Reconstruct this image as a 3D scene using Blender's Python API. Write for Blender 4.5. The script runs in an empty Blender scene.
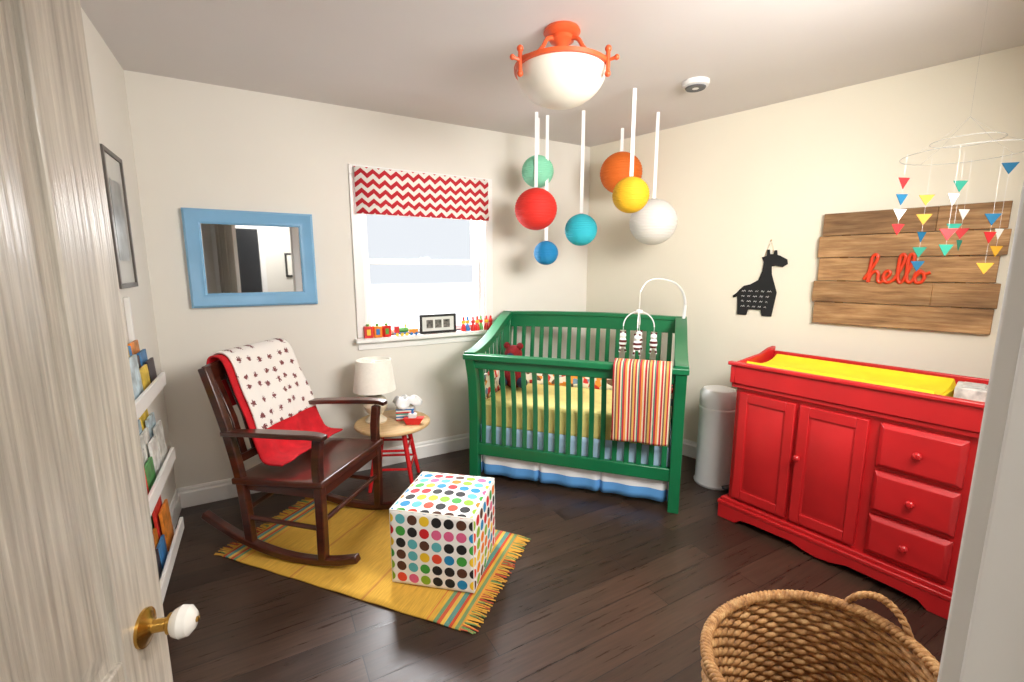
import bpy, bmesh, math, random
from mathutils import Vector, Matrix
random.seed(4)
sc = bpy.context.scene
pi = math.pi

# ------------------------------------------------------------------ helpers
def C(r, g, b):
    def f(c):
        c = c/255.0
        return c/12.92 if c <= 0.04045 else ((c+0.055)/1.055)**2.4
    return (f(r), f(g), f(b), 1.0)

def newmat(name):
    m = bpy.data.materials.new(name)
    m.use_nodes = True
    nt = m.node_tree
    b = nt.nodes['Principled BSDF']
    return m, nt, b

def node(nt, t, **kw):
    n = nt.nodes.new(t)
    for k, v in kw.items():
        setattr(n, k, v)
    return n

def math_(nt, op, a, b=None, c=None):
    n = nt.nodes.new('ShaderNodeMath'); n.operation = op
    for i, v in enumerate((a, b, c)):
        if v is None: continue
        if isinstance(v, (int, float)): n.inputs[i].default_value = v
        else: nt.links.new(v, n.inputs[i])
    return n.outputs[0]

def mixc(nt, fac, a, b, mode='MIX'):
    n = nt.nodes.new('ShaderNodeMix'); n.data_type = 'RGBA'; n.blend_type = mode
    for s, v in ((n.inputs[0], fac), (n.inputs[6], a), (n.inputs[7], b)):
        if hasattr(v, 'links'): nt.links.new(v, s)
        else: s.default_value = v
    return n.outputs[2]

def ramp(nt, fac, stops, const=False):
    n = nt.nodes.new('ShaderNodeValToRGB')
    cr = n.color_ramp
    if const: cr.interpolation = 'CONSTANT'
    while len(cr.elements) < len(stops): cr.elements.new(0.5)
    for e, (p, c) in zip(cr.elements, stops):
        e.position = p
    for e, (p, c) in zip(cr.elements, stops):
        e.color = c
    nt.links.new(fac, n.inputs[0])
    return n.outputs[0]

def ocoord(nt, scale=(1, 1, 1), rot=(0, 0, 0), kind='Object'):
    tc = nt.nodes.new('ShaderNodeTexCoord')
    mp = nt.nodes.new('ShaderNodeMapping')
    mp.inputs['Scale'].default_value = scale
    mp.inputs['Rotation'].default_value = rot
    nt.links.new(tc.outputs[kind], mp.inputs[0])
    return mp.outputs[0]

def noise(nt, vec, scale, detail=3, rough=.5):
    n = nt.nodes.new('ShaderNodeTexNoise')
    n.inputs['Scale'].default_value = scale
    n.inputs['Detail'].default_value = detail
    n.inputs['Roughness'].default_value = rough
    nt.links.new(vec, n.inputs['Vector'])
    return n.outputs[0]

def bump(nt, b, h, strength=.3, dist=.01):
    n = nt.nodes.new('ShaderNodeBump')
    n.inputs['Strength'].default_value = strength
    n.inputs['Distance'].default_value = dist
    nt.links.new(h, n.inputs['Height'])
    nt.links.new(n.outputs[0], b.inputs['Normal'])

def mat(name, col, rough=.5, metal=0, var=.08, scale=6, bp=0, bscale=80, coat=0, stretch=(1, 1, 1)):
    m, nt, b = newmat(name)
    v = ocoord(nt, stretch)
    n = noise(nt, v, scale)
    dk = tuple(c*(1-var*2) for c in col[:3])+(1,)
    lt = tuple(min(1, c*(1+var)) for c in col[:3])+(1,)
    nt.links.new(ramp(nt, n, [(.3, dk), (.7, lt)]), b.inputs['Base Color'])
    b.inputs['Roughness'].default_value = rough
    b.inputs['Metallic'].default_value = metal
    b.inputs['Coat Weight'].default_value = coat
    b.inputs['Coat Roughness'].default_value = .15
    if bp:
        bump(nt, b, noise(nt, v, bscale, 4), bp, .004)
    return m

def cr(pts, n=8, closed=False):
    P = [Vector(p) for p in pts]; out = []
    N = len(P)
    rng = range(N) if closed else range(N-1)
    for i in rng:
        p0 = P[(i-1) % N] if closed else P[max(i-1, 0)]
        p1 = P[i]; p2 = P[(i+1) % N]
        p3 = P[(i+2) % N] if closed else P[min(i+2, N-1)]
        for k in range(n):
            t = k/n
            out.append(0.5*((2*p1)+(p2-p0)*t+(2*p0-5*p1+4*p2-p3)*t*t+(3*p1-p0-3*p2+p3)*t**3))
    if not closed: out.append(P[-1].copy())
    return out

def emp(name, loc=(0, 0, 0), rz=0):
    e = bpy.data.objects.new(name, None)
    e.location = loc; e.rotation_euler = (0, 0, math.radians(rz))
    e.empty_display_size = .1
    sc.collection.objects.link(e)
    return e

class MB:
    def __init__(s): s.v = []; s.f = []; s.m = []; s.uv = {}
    def add(s, vs, fs, mi=0):
        o = len(s.v)
        s.v += [tuple(v) for v in vs]
        for f in fs:
            s.f.append([i+o for i in f]); s.m.append(mi)
        return s
    def box(s, c, size, rot=(0, 0, 0), mi=0):
        R = Matrix.Rotation(rot[2], 3, 'Z') @ Matrix.Rotation(rot[1], 3, 'Y') @ Matrix.Rotation(rot[0], 3, 'X')
        vs = []
        for z in (-.5, .5):
            for y in (-.5, .5):
                for x in (-.5, .5):
                    vs.append(R @ Vector((x*size[0], y*size[1], z*size[2])) + Vector(c))
        return s.add(vs, [(0, 2, 3, 1), (4, 5, 7, 6), (0, 1, 5, 4), (2, 6, 7, 3), (0, 4, 6, 2), (1, 3, 7, 5)], mi)
    def b2(s, x0, x1, y0, y1, z0, z1, mi=0):
        return s.box(((x0+x1)/2, (y0+y1)/2, (z0+z1)/2), (abs(x1-x0), abs(y1-y0), abs(z1-z0)), mi=mi)
    def frustum(s, x0, x1, z0, z1, y0, y1, inset, mi=0):
        vs = [(x0, y0, z0), (x1, y0, z0), (x1, y0, z1), (x0, y0, z1),
              (x0+inset, y1, z0+inset), (x1-inset, y1, z0+inset), (x1-inset, y1, z1-inset), (x0+inset, y1, z1-inset)]
        return s.add(vs, [(3, 2, 1, 0), (4, 5, 6, 7), (0, 1, 5, 4), (1, 2, 6, 5), (2, 3, 7, 6), (3, 0, 4, 7)], mi)
    def sweep(s, pts, r, seg=10, mi=0, closed=False, up=(0, 0, 1), rect=None, phase=0):
        P = [Vector(p) for p in pts]; N = len(P); up = Vector(up)
        vs = []
        for i, p in enumerate(P):
            if closed: t = P[(i+1) % N]-P[i-1]
            else: t = P[min(i+1, N-1)]-P[max(i-1, 0)]
            t.normalize()
            u = up if abs(t.dot(up)) < .98 else Vector((1, 0, 0)) if abs(t.x) < .9 else Vector((0, 1, 0))
            a = t.cross(u).normalized(); b = a.cross(t).normalized()
            if rect:
                w, h = rect if not callable(rect) else rect(i/(N-1))
                for (q, k) in ((-1, -1), (1, -1), (1, 1), (-1, 1)):
                    vs.append(p+a*(q*w/2)+b*(k*h/2))
            else:
                rr = r[i] if isinstance(r, (list, tuple)) else r
                for j in range(seg):
                    an = 2*pi*j/seg+phase
                    vs.append(p+a*(rr*math.cos(an))+b*(rr*math.sin(an)))
        if rect: seg = 4
        fs = []
        for i in range(N if closed else N-1):
            k = (i+1) % N
            for j in range(seg):
                j2 = (j+1) % seg
                fs.append((i*seg+j, i*seg+j2, k*seg+j2, k*seg+j))
        if not closed:
            fs.append(tuple(reversed(range(seg)))); fs.append(tuple((N-1)*seg+j for j in range(seg)))
        return s.add(vs, fs, mi)
    def cyl(s, p1, p2, r1, r2=None, seg=16, mi=0):
        if r2 is None: r2 = r1
        return s.sweep([p1, p2], [r1, r2], seg, mi)
    def lathe(s, prof, loc=(0, 0, 0), seg=32, mi=0, M=None, sx=1, sy=1):
        vs = []; N = len(prof)
        for r, z in prof:
            r = max(r, 1e-4)
            for j in range(seg):
                a = 2*pi*j/seg
                v = Vector((r*math.cos(a)*sx, r*math.sin(a)*sy, z))
                if M: v = M @ v
                vs.append(v+Vector(loc))
        fs = [(i*seg+j, i*seg+(j+1) % seg, (i+1)*seg+(j+1) % seg, (i+1)*seg+j) for i in range(N-1) for j in range(seg)]
        if prof[0][0] > 0: fs.append(tuple(reversed(range(seg))))
        if prof[-1][0] > 0: fs.append(tuple((N-1)*seg+j for j in range(seg)))
        return s.add(vs, fs, mi)
    def ball(s, c, r, mi=0, seg=20, rings=12, sc3=(1, 1, 1)):
        pr = [(r*math.sin(pi*i/rings), -r*math.cos(pi*i/rings)*sc3[2]) for i in range(rings+1)]
        return s.lathe(pr, c, seg, mi, sx=sc3[0], sy=sc3[1])
    def grid(s, fn, nu, nv, mi=0):
        vs = [fn(i/nu, j/nv) for i in range(nu+1) for j in range(nv+1)]
        fs = [(i*(nv+1)+j, (i+1)*(nv+1)+j, (i+1)*(nv+1)+j+1, i*(nv+1)+j+1) for i in range(nu) for j in range(nv)]
        return s.add(vs, fs, mi)
    def extr(s, pts, d0, d1, plane='xz', mi=0):
        n = len(pts); vs = []
        for d in (d0, d1):
            for a, b in pts:
                vs.append({'xz': (a, d, b), 'xy': (a, b, d), 'yz': (d, a, b)}[plane])
        fs = [tuple(range(n)), tuple(reversed(range(n, 2*n)))]
        fs += [(i, (i+1) % n, n+(i+1) % n, n+i) for i in range(n)]
        return s.add(vs, fs, mi)
    def done(s, name, mats, parent=None, bevel=0, smooth=35, loc=(0, 0, 0), rz=0, solid=0, sub=0, bseg=2):
        me = bpy.data.meshes.new(name)
        me.from_pydata(s.v, [], s.f)
        if not isinstance(mats, (list, tuple)): mats = [mats]
        for m in mats: me.materials.append(m)
        me.polygons.foreach_set('material_index', s.m)
        bm = bmesh.new(); bm.from_mesh(me)
        bmesh.ops.recalc_face_normals(bm, faces=bm.faces)
        bm.to_mesh(me); bm.free()
        if smooth:
            me.polygons.foreach_set('use_smooth', [True]*len(me.polygons))
            me.set_sharp_from_angle(angle=math.radians(smooth))
        o = bpy.data.objects.new(name, me)
        o.location = loc; o.rotation_euler = (0, 0, math.radians(rz))
        sc.collection.objects.link(o)
        if parent: o.parent = parent
        if solid:
            md = o.modifiers.new('s', 'SOLIDIFY'); md.thickness = solid; md.offset = 0
        if bevel:
            md = o.modifiers.new('b', 'BEVEL'); md.width = bevel; md.segments = bseg
            md.limit_method = 'ANGLE'; md.angle_limit = math.radians(40)
        if sub:
            md = o.modifiers.new('u', 'SUBSURF'); md.levels = sub; md.render_levels = sub
        return o

# ------------------------------------------------------------------ materials
def wallmat(name, col):
    return mat(name, col, .75, var=.012, scale=1.5, bp=.08, bscale=220)
M_wall = wallmat('wall_paint', C(233, 229, 221))
M_wall_sunlit = wallmat('wall_paint_sunlit', C(236, 230, 213))  # wall paint with the right wall's sunlit warmth put into its colour
M_ceil = wallmat('ceiling_paint', C(218, 213, 212))
M_trim = mat('white_trim_paint', C(240, 239, 237), .35, var=.01)
M_white = mat('white_plastic', C(232, 232, 232), .3, var=.01)

def floormat():
    m, nt, b = newmat('dark_laminate')
    v = ocoord(nt)
    br = node(nt, 'ShaderNodeTexBrick')
    br.offset = .37
    br.inputs['Scale'].default_value = 1
    br.inputs['Brick Width'].default_value = 1.2
    br.inputs['Row Height'].default_value = .125
    br.inputs['Mortar Size'].default_value = .0018
    br.inputs['Color1'].default_value = C(54, 40, 33)
    br.inputs['Color2'].default_value = C(74, 56, 46)
    br.inputs['Mortar'].default_value = C(22, 15, 12)
    nt.links.new(v, br.inputs['Vector'])
    v2 = ocoord(nt, (1.5, 26, 1))
    n = noise(nt, v2, 2.2, 6, .65)
    g = ramp(nt, n, [(.3, (.5, .5, .5, 1)), (.7, (1.3, 1.22, 1.15, 1))])
    col = mixc(nt, .85, br.outputs['Color'], g, 'MULTIPLY')
    nt.links.new(col, b.inputs['Base Color'])
    r = ramp(nt, n, [(.2, (.22, .22, .22, 1)), (.8, (.40, .40, .40, 1))])
    nt.links.new(r, b.inputs['Roughness'])
    h = math_(nt, 'SUBTRACT', math_(nt, 'MULTIPLY', n, .25), br.outputs['Fac'])
    bump(nt, b, h, .35, .002)
    return m
M_floor = floormat()

def wood(name, c1, c2, rough=.4, stretch=(2, 20, 20), scale=2, coat=0, bp=.15):
    m, nt, b = newmat(name)
    v = ocoord(nt, stretch)
    n = noise(nt, v, scale, 6, .6)
    nt.links.new(ramp(nt, n, [(.3, c1), (.7, c2)]), b.inputs['Base Color'])
    b.inputs['Roughness'].default_value = rough
    b.inputs['Coat Weight'].default_value = coat
    bump(nt, b, n, bp, .003)
    return m
M_darkwood = wood('mahogany_wood', C(46, 18, 12), C(84, 36, 22), .28, (3, 3, 14), 2, .3)
M_lightwood = wood('pine_wood', C(196, 160, 112), C(222, 190, 142), .45)
M_door = wood('grained_white_door', C(162, 155, 145), C(220, 213, 201), .32, (38, 38, 1.1), 3, .1, .85)

M_green = mat('green_crib_paint', C(14, 108, 66), .32, var=.08, scale=3, coat=.25)
M_red = mat('red_dresser_paint', C(192, 30, 34), .38, var=.07, scale=4, coat=.15, bp=.05, bscale=40)
M_redleg = mat('red_stool_paint', C(206, 28, 34), .35, var=.03)
M_redcloth = mat('red_fleece', C(206, 22, 36), .9, var=.1, scale=20, bp=.3, bscale=200)
M_yellow = mat('yellow_pad_fabric', C(236, 210, 30), .8, var=.05, scale=12, bp=.2, bscale=200)
M_sheet = mat('pale_yellow_sheet', C(240, 224, 140), .85, var=.05, scale=12)
M_brass = mat('brass', C(200, 158, 80), .25, 1, var=.03)
M_porc = mat('white_porcelain', C(240, 238, 232), .12, var=.01, coat=.5)
M_black = mat('black_frame', C(22, 20, 20), .4, var=.05)
M_greyframe = mat('grey_wood_frame', C(96, 90, 86), .4, var=.1)
M_chalk = mat('chalkboard_black', C(24, 25, 27), .8, var=.15, scale=8)
M_bowl = mat('frosted_glass', C(238, 231, 218), .35, var=.03, scale=4)
M_orange = mat('orange_red_metal', C(220, 90, 46), .4, var=.08, scale=12)
M_redword = mat('red_script', C(228, 66, 26), .35, var=.02)
M_string = mat('white_ribbon', C(240, 240, 240), .6, var=.01)
M_wire = mat('thin_wire', C(170, 168, 164), .4, var=.01)
M_frameblue = mat('sky_blue_gloss', C(128, 180, 220), .2, var=.04, scale=5, coat=.5)
M_shade = mat('linen_shade', C(248, 244, 234), .8, var=.02, scale=60, bp=.2, bscale=250)
M_ceram = mat('cream_ceramic', C(226, 214, 190), .35, var=.06, scale=25)
M_blackrail = mat('grey_plastic', C(90, 92, 96), .5)
M_snow = mat('snow', C(244, 246, 250), .8, var=.02, scale=.4)

m, nt, b = newmat('mirror_glass'); b.inputs['Metallic'].default_value = 1; b.inputs['Roughness'].default_value = .02
nt.links.new(ramp(nt, noise(nt, ocoord(nt), 3), [(0, (.8, .82, .84, 1)), (1, (.84, .86, .88, 1))]), b.inputs['Base Color'])
M_mirror = m

def chevron():
    m, nt, b = newmat('red_chevron_fabric')
    v = ocoord(nt)
    sp = node(nt, 'ShaderNodeSeparateXYZ'); nt.links.new(v, sp.inputs[0])
    zz = math_(nt, 'PINGPONG', sp.outputs[0], .0385)
    t = math_(nt, 'ADD', sp.outputs[2], math_(nt, 'MULTIPLY', zz, .85))
    f = math_(nt, 'FRACT', math_(nt, 'DIVIDE', math_(nt, 'ADD', t, 5), .062))
    s_ = math_(nt, 'GREATER_THAN', f, .5)
    nt.links.new(mixc(nt, s_, C(240, 236, 230), C(194, 32, 46)), b.inputs['Base Color'])
    b.inputs['Roughness'].default_value = .85
    return m
M_chev = chevron()

def dots():
    m, nt, b = newmat('polka_dot_fabric')
    tc = node(nt, 'ShaderNodeTexCoord')
    vo = node(nt, 'ShaderNodeTexVoronoi'); vo.voronoi_dimensions = '2D'
    vo.inputs['Scale'].default_value = 1; vo.inputs['Randomness'].default_value = 0
    nt.links.new(tc.outputs['UV'], vo.inputs['Vector'])
    mask = math_(nt, 'LESS_THAN', vo.outputs['Distance'], .41)
    sp = node(nt, 'ShaderNodeSeparateColor'); nt.links.new(vo.outputs['Color'], sp.inputs[0])
    cols = [C(206, 30, 36), C(22, 22, 24), C(234, 124, 16), C(62, 156, 60), C(236, 194, 40), C(20, 132, 186), C(84, 48, 30), C(228, 72, 44), C(90, 178, 186), C(136, 176, 40), C(220, 96, 140)]
    rc = ramp(nt, sp.outputs[0], [(i/len(cols), c) for i, c in enumerate(cols)], True)
    nt.links.new(mixc(nt, mask, C(240, 238, 234), rc), b.inputs['Base Color'])
    b.inputs['Roughness'].default_value = .75
    return m
M_dots = dots()

def stripes(name, axis, period, cols, rough=.85):
    m, nt, b = newmat(name)
    v = ocoord(nt)
    sp = node(nt, 'ShaderNodeSeparateXYZ'); nt.links.new(v, sp.inputs[0])
    f = math_(nt, 'FRACT', math_(nt, 'DIVIDE', math_(nt, 'ADD', sp.outputs[axis], 20.0), period))
    nt.links.new(ramp(nt, f, cols, True), b.inputs['Base Color'])
    b.inputs['Roughness'].default_value = rough
    bump(nt, b, noise(nt, v, 250), .3, .003)
    return m
W_ = C(222, 202, 172); R_ = C(176, 40, 50)
M_stripe = stripes('striped_knit', 0, .088, [(0, R_), (.12, W_), (.18, C(110, 86, 66)), (.28, C(208, 160, 84)), (.4, R_), (.5, W_), (.58, C(60, 130, 120)), (.66, R_), (.78, C(220, 142, 70)), (.9, W_)])
def quilt():
    m, nt, b = newmat('patchwork_bumper')
    v = ocoord(nt)
    vo = node(nt, 'ShaderNodeTexVoronoi'); vo.inputs['Scale'].default_value = 24; vo.inputs['Randomness'].default_value = .7
    nt.links.new(v, vo.inputs['Vector'])
    sp = node(nt, 'ShaderNodeSeparateColor'); nt.links.new(vo.outputs['Color'], sp.inputs[0])
    cols = [C(240, 234, 224), C(214, 60, 60), C(236, 228, 216), C(120, 150, 180), C(240, 234, 224), C(110, 84, 66), C(236, 150, 60), C(240, 234, 224)]
    nt.links.new(ramp(nt, sp.outputs[0], [(i/len(cols), c) for i, c in enumerate(cols)], True), b.inputs['Base Color'])
    b.inputs['Roughness'].default_value = .9
    return m
M_bumper = quilt()

def skirtmat():
    m, nt, b = newmat('bed_skirt_fabric')
    v = ocoord(nt)
    sp = node(nt, 'ShaderNodeSeparateXYZ'); nt.links.new(v, sp.inputs[0])
    nt.links.new(ramp(nt, sp.outputs[2], [(0, C(92, 158, 222)), (.108, C(236, 238, 242)), (.20, C(168, 198, 224))], True), b.inputs['Base Color'])
    b.inputs['Roughness'].default_value = .9
    return m
M_skirt = skirtmat()

def rugmat():
    m, nt, b = newmat('woven_rug')
    v = ocoord(nt)
    sp = node(nt, 'ShaderNodeSeparateXYZ'); nt.links.new(v, sp.inputs[0])
    d = math_(nt, 'DIVIDE', math_(nt, 'PINGPONG', sp.outputs[0], .70), .70)
    y1 = C(220, 172, 66)
    st = [(0, C(210, 146, 60)), (.04, C(120, 150, 100)), (.065, y1), (.085, C(200, 80, 50)), (.105, C(96, 150, 140)), (.135, C(226, 186, 84)), (.16, C(204, 90, 60)), (.18, C(110, 150, 110)), (.205, y1), (.24, C(210, 120, 60)), (.25, y1), (.7, C(202, 140, 62)), (.715, y1)]
    c = ramp(nt, d, st, True)
    nn = noise(nt, ocoord(nt, (90, 6, 1)), 2, 4)
    c2 = mixc(nt, .8, c, ramp(nt, nn, [(.3, (.72, .7, .66, 1)), (.7, (1.1, 1.08, 1.05, 1))]), 'MULTIPLY')
    nt.links.new(c2, b.inputs['Base Color'])
    b.inputs['Roughness'].default_value = .95
    w = node(nt, 'ShaderNodeTexWave'); w.inputs['Scale'].default_value = 60; nt.links.new(v, w.inputs['Vector'])
    bump(nt, b, w.outputs[1], .4, .003)
    return m
M_rug = rugmat()

def printmat():
    m, nt, b = newmat('printed_white_fleece')
    v = ocoord(nt)
    sp = node(nt, 'ShaderNodeSeparateXYZ'); nt.links.new(v, sp.inputs[0])
    cb = node(nt, 'ShaderNodeCombineXYZ'); nt.links.new(sp.outputs[1], cb.inputs[0]); nt.links.new(sp.outputs[2], cb.inputs[1])
    vo = node(nt, 'ShaderNodeTexVoronoi'); vo.voronoi_dimensions = '2D'; vo.inputs['Scale'].default_value = 15; vo.inputs['Randomness'].default_value = .45
    nt.links.new(cb.outputs[0], vo.inputs['Vector'])
    n = noise(nt, v, 130, 1)
    d = math_(nt, 'ADD', vo.outputs['Distance'], math_(nt, 'MULTIPLY', math_(nt, 'SUBTRACT', n, .5), .5))
    nt.links.new(mixc(nt, math_(nt, 'LESS_THAN', d, .185), C(238, 233, 228), C(122, 68, 70)), b.inputs['Base Color'])
    b.inputs['Roughness'].default_value = .9
    return m
M_print = printmat()

def plankmat():
    m, nt, b = newmat('reclaimed_planks')
    v = ocoord(nt, (3, 1, 30))
    n = noise(nt, v, 1.6, 6, .65)
    oi = ocoord(nt, (1.6, 1, 9))
    n2 = noise(nt, oi, 1.3, 2)
    ge = node(nt, 'ShaderNodeNewGeometry')
    c = ramp(nt, n, [(.25, C(116, 82, 52)), (.5, C(172, 134, 92)), (.75, C(206, 174, 130))])
    c2 = mixc(nt, .9, c, ramp(nt, n2, [(.35, (.62, .58, .54, 1)), (.65, (1.15, 1.12, 1.08, 1))]), 'MULTIPLY')
    c3 = mixc(nt, .8, c2, ramp(nt, ge.outputs['Random Per Island'], [(0, (.62, .58, .54, 1)), (1, (1.2, 1.18, 1.15, 1))]), 'MULTIPLY')
    nt.links.new(c3, b.inputs['Base Color']); b.inputs['Roughness'].default_value = .7
    bump(nt, b, n, .4, .004)
    return m
M_plank = plankmat()
def wicker():
    m, nt, b = newmat('seagrass_wicker')
    v = ocoord(nt)
    n = noise(nt, v, 45, 4, .7)
    n2 = noise(nt, v, 9, 2)
    c = ramp(nt, n, [(.28, C(104, 66, 34)), (.5, C(178, 130, 78)), (.75, C(218, 182, 128))])
    c2 = mixc(nt, .7, c, ramp(nt, n2, [(.3, (.7, .66, .6, 1)), (.7, (1.1, 1.08, 1.05, 1))]), 'MULTIPLY')
    nt.links.new(c2, b.inputs['Base Color']); b.inputs['Roughness'].default_value = .65
    bump(nt, b, n, .5, .003)
    return m
M_wicker = wicker()
M_tissue = stripes('tissue_box_print', 2, .05, [(0, C(214, 50, 50)), (.2, C(240, 236, 228)), (.4, C(60, 120, 180)), (.6, C(240, 236, 228)), (.8, C(70, 160, 150))])

# ------------------------------------------------------------------ room shell
WX, WY = .256, -.967
H = 2.44
NEAR = -3.10
fl = MB(); fl.b2(-1.0, 4.6, -4.7, .15, -.1, 0); fl.done('floor', M_floor, smooth=0)
ce = MB(); ce.b2(-1.0, 4.6, -4.7, .15, H, H+.1); ce.done('ceiling', M_ceil, smooth=0)
wx0, wx1, wz0, wz1 = 1.15, 2.06, .955, 2.03
w = MB()
w.b2(-.12, wx0, 0, .14, 0, H); w.b2(wx1, 3.25, 0, .14, 0, H)
w.b2(wx0, wx1, 0, .14, 0, wz0); w.b2(wx0, wx1, 0, .14, wz1, H)
w.done('wall_back', M_wall, smooth=0)
w = MB(); w.b2(-.12, 0, -3.22, 0, 0, H); w.done('wall_left', M_wall, smooth=0)
w = MB(); w.b2(0, 3.6, 0, .12, 0, H); w.done('wall_right', M_wall_sunlit, smooth=0, loc=(3.06, 0, 0), rz=-75.2)
DX0, DX1, DH = .17, .921, 2.05
w = MB(); w.b2(0, DX0-.021, NEAR-.12, NEAR, 0, H); w.b2(DX1+.021, 4.1, NEAR-.12, NEAR, 0, H); w.b2(DX0-.021, DX1+.021, NEAR-.12, NEAR, DH+.021, H)
w.done('wall_front', M_wall, smooth=0)
# corridor outside the door
w = MB(); w.b2(-1.0, 4.1, -4.7, -4.6, 0, H); w.done('wall_corridor', M_wall, smooth=0)
w = MB(); w.b2(-1.0, -.9, -4.6, -3.22, 0, H); w.done('wall_west', M_wall, smooth=0)
w = MB(); w.b2(2.3, 2.4, -4.6, -3.22, 0, H); w.done('wall_east', M_wall, smooth=0)
w = MB(); w.b2(-.9, -.12, -3.22, -3.12, 0, H); w.done('wall_south', M_wall, smooth=0)

def baseprof(mb, L, h=.125, t=.016):
    mb.extr([(0, 0), (-t, 0), (-t, h*.72), (-t*.6, h*.8), (-t*.6, h*.9), (-t*.3, h), (0, h)], 0, L, 'yz')
w = MB(); baseprof(w, 3.05); w.done('baseboard_back', M_trim, loc=(0, 0, 0), smooth=20)
w = MB(); baseprof(w, 3.2); w.done('baseboard_right', M_trim, loc=(3.06, 0, 0), rz=-75.2, smooth=20)
w = MB(); baseprof(w, 3.09); w.done('baseboard_left', M_trim, loc=(0, -3.1, 0), rz=90, smooth=20)
w = MB()
w.b2(DX1, DX1+.02, NEAR-.125, NEAR+.004, 0, DH); w.b2(DX0-.02, DX0, NEAR-.125, NEAR+.004, 0, DH); w.b2(DX0-.02, DX1+.02, NEAR-.125, NEAR+.004, DH+.0005, DH+.02)
w.b2(DX1-.01, DX1-.0003, NEAR-.124, NEAR-.045, 0, DH-.001)
w.b2(DX1+.006, DX1+.075, NEAR+.001, NEAR+.016, 0, DH+.0055); w.b2(DX0-.075, DX0-.006, NEAR+.001, NEAR+.016, 0, DH+.0055); w.b2(DX0-.075, DX1+.075, NEAR+.001, NEAR+.016, DH+.006, DH+.075)
w.done('trim_1', M_trim, bevel=.002)

win = emp('window_1', (0, 0, 0))
w = MB()
cw = .062
w.b2(wx0-cw, wx0, -.018, 0, wz0, wz1); w.b2(wx1, wx1+cw, -.018, 0, wz0, wz1); w.b2(wx0-cw, wx1+cw, -.018, 0, wz1+.0005, wz1+cw)
w.b2(wx0-cw, wx1+cw, -.016, 0, wz0-.085, wz0-.03)
w.b2(wx0, wx0+.012, 0, .14, wz0, wz1-.013); w.b2(wx1-.012, wx1, 0, .14, wz0, wz1-.013); w.b2(wx0, wx1, 0, .14, wz1-.012, wz1)
w.done('casing', M_trim, win, bevel=.003)
w = MB(); w.b2(wx0-cw-.02, wx1+cw+.02, -.075, .10, wz0-.03, wz0); w.done('sill', M_trim, win, bevel=.006)
w = MB()
fw = .045
for (za, zb, yy) in ((wz0, 1.49, .07), (1.455, wz1-.013, .102)):
    w.b2(wx0+.012, wx0+.012+fw, yy, yy+.03, za, zb); w.b2(wx1-.012-fw, wx1-.012, yy, yy+.03, za, zb)
    w.b2(wx0+.012+fw, wx1-.012-fw, yy, yy+.03, za, za+fw*.8); w.b2(wx0+.012+fw, wx1-.012-fw, yy, yy+.03, zb-fw*.8, zb)
w.b2(1.57, 1.64, .055, .072, 1.49, 1.505)
w.done('sashes', M_trim, win, bevel=.003)
gr = MB(); gr.b2(-60, 60, .3, 120, -2.7, -2.6); gr.done('snowy_ground', M_snow, smooth=0)

bl = emp('roman_blind', (0, 0, 0))
def bf(u, v):
    x = 1.115+u*.955
    z = 2.075-v*.295
    y = -.045-.010*math.sin(v*pi*3)**2-.012*(v > .8)
    return (x, y, z)
w = MB(); w.grid(bf, 4, 40); w.b2(1.12, 2.065, -.04, -.019, 2.04, 2.07); w.done('fabric', M_chev, bl, solid=.004, smooth=40)
w = MB(); w.cyl((1.12, -.035, 1.787), (2.065, -.035, 1.787), .009); w.done('bottom_bar', M_trim, bl)

# ------------------------------------------------------------------ sill items
fr = emp('photo_frame', (1.66, -.03, wz0), 0)
w = MB(); w.b2(-.14, .14, -.008, .008, 0, .018); w.b2(-.14, .14, -.008, .008, .122, .14); w.b2(-.14, -.122, -.008, .008, .018, .122); w.b2(.122, .14, -.008, .008, .018, .122)
w.done('frame', M_black, fr, bevel=.002)
w = MB(); w.b2(-.122, .122, -.003, .006, .018, .122); w.done('photo_mat', mat('grey_photo', C(225, 225, 220), .5, var=.05), fr)
w = MB()
for i in range(3): w.b2(-.09+i*.065, -.04+i*.065, -.005, -.0031, .04, .10)
w.done('photo_print', mat('photo_print', C(110, 104, 98), .4, var=.6, scale=50), fr)

cols5 = [C(214, 40, 36), C(236, 140, 40), C(90, 160, 70), C(240, 200, 60), C(50, 120, 190)]
mt5 = [mat('toy_paint_%d' % i, c, .4, var=.04) for i, c in enumerate(cols5)]
def toy_figure(mb, x, y, z, mi, mh, k=1.25):
    mb.lathe([(0.013*k, 0), (.014*k, .012*k), (.009*k, .03*k), (.007*k, .04*k)], (x, y, z), 12, mi)
    mb.ball((x, y, z+.05*k), .012*k, mh, 10, 8)
    mb.lathe([(.013*k, .058*k), (.006*k, .062*k), (.005*k, .075*k), (0, .08*k)], (x, y, z), 10, mi)
tb = emp('toy_block_set', (1.155, -.03, wz0))
w = MB()
for i, x in enumerate((0, .062, .124)):
    w.box((x, 0, .04), (.052, .045, .078), (0, 0, .15*i), (0, 1, 0)[i])
    w.cyl((x, 0, .079), (x, 0, .095), .01, mi=2)
    w.box((x, -.025, .04), (.026, .003, .04), (0, 0, .15*i), (3, 4, 2)[i])
w.done('blocks', mt5, tb, bevel=.003)
tt = emp('toy_train', (1.385, -.035, wz0))
w = MB()
w.b2(-.05, .05, -.016, .016, .012, .024, 4); w.b2(-.05, -.02, -.016, .016, .024, .07, 0); w.cyl((-.02, 0, .042), (.045, 0, .042), .017, mi=2)
w.cyl((.03, 0, .055), (.03, 0, .08), .005, .008, mi=3)
for x in (-.035, 0, .035):
    for y in (-.018, .018): w.cyl((x, y-.002, .012), (x, y+.002, .012), .012, mi=3)
x0 = .085
w.b2(x0-.03, x0+.03, -.016, .016, .014, .045, 1)
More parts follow.
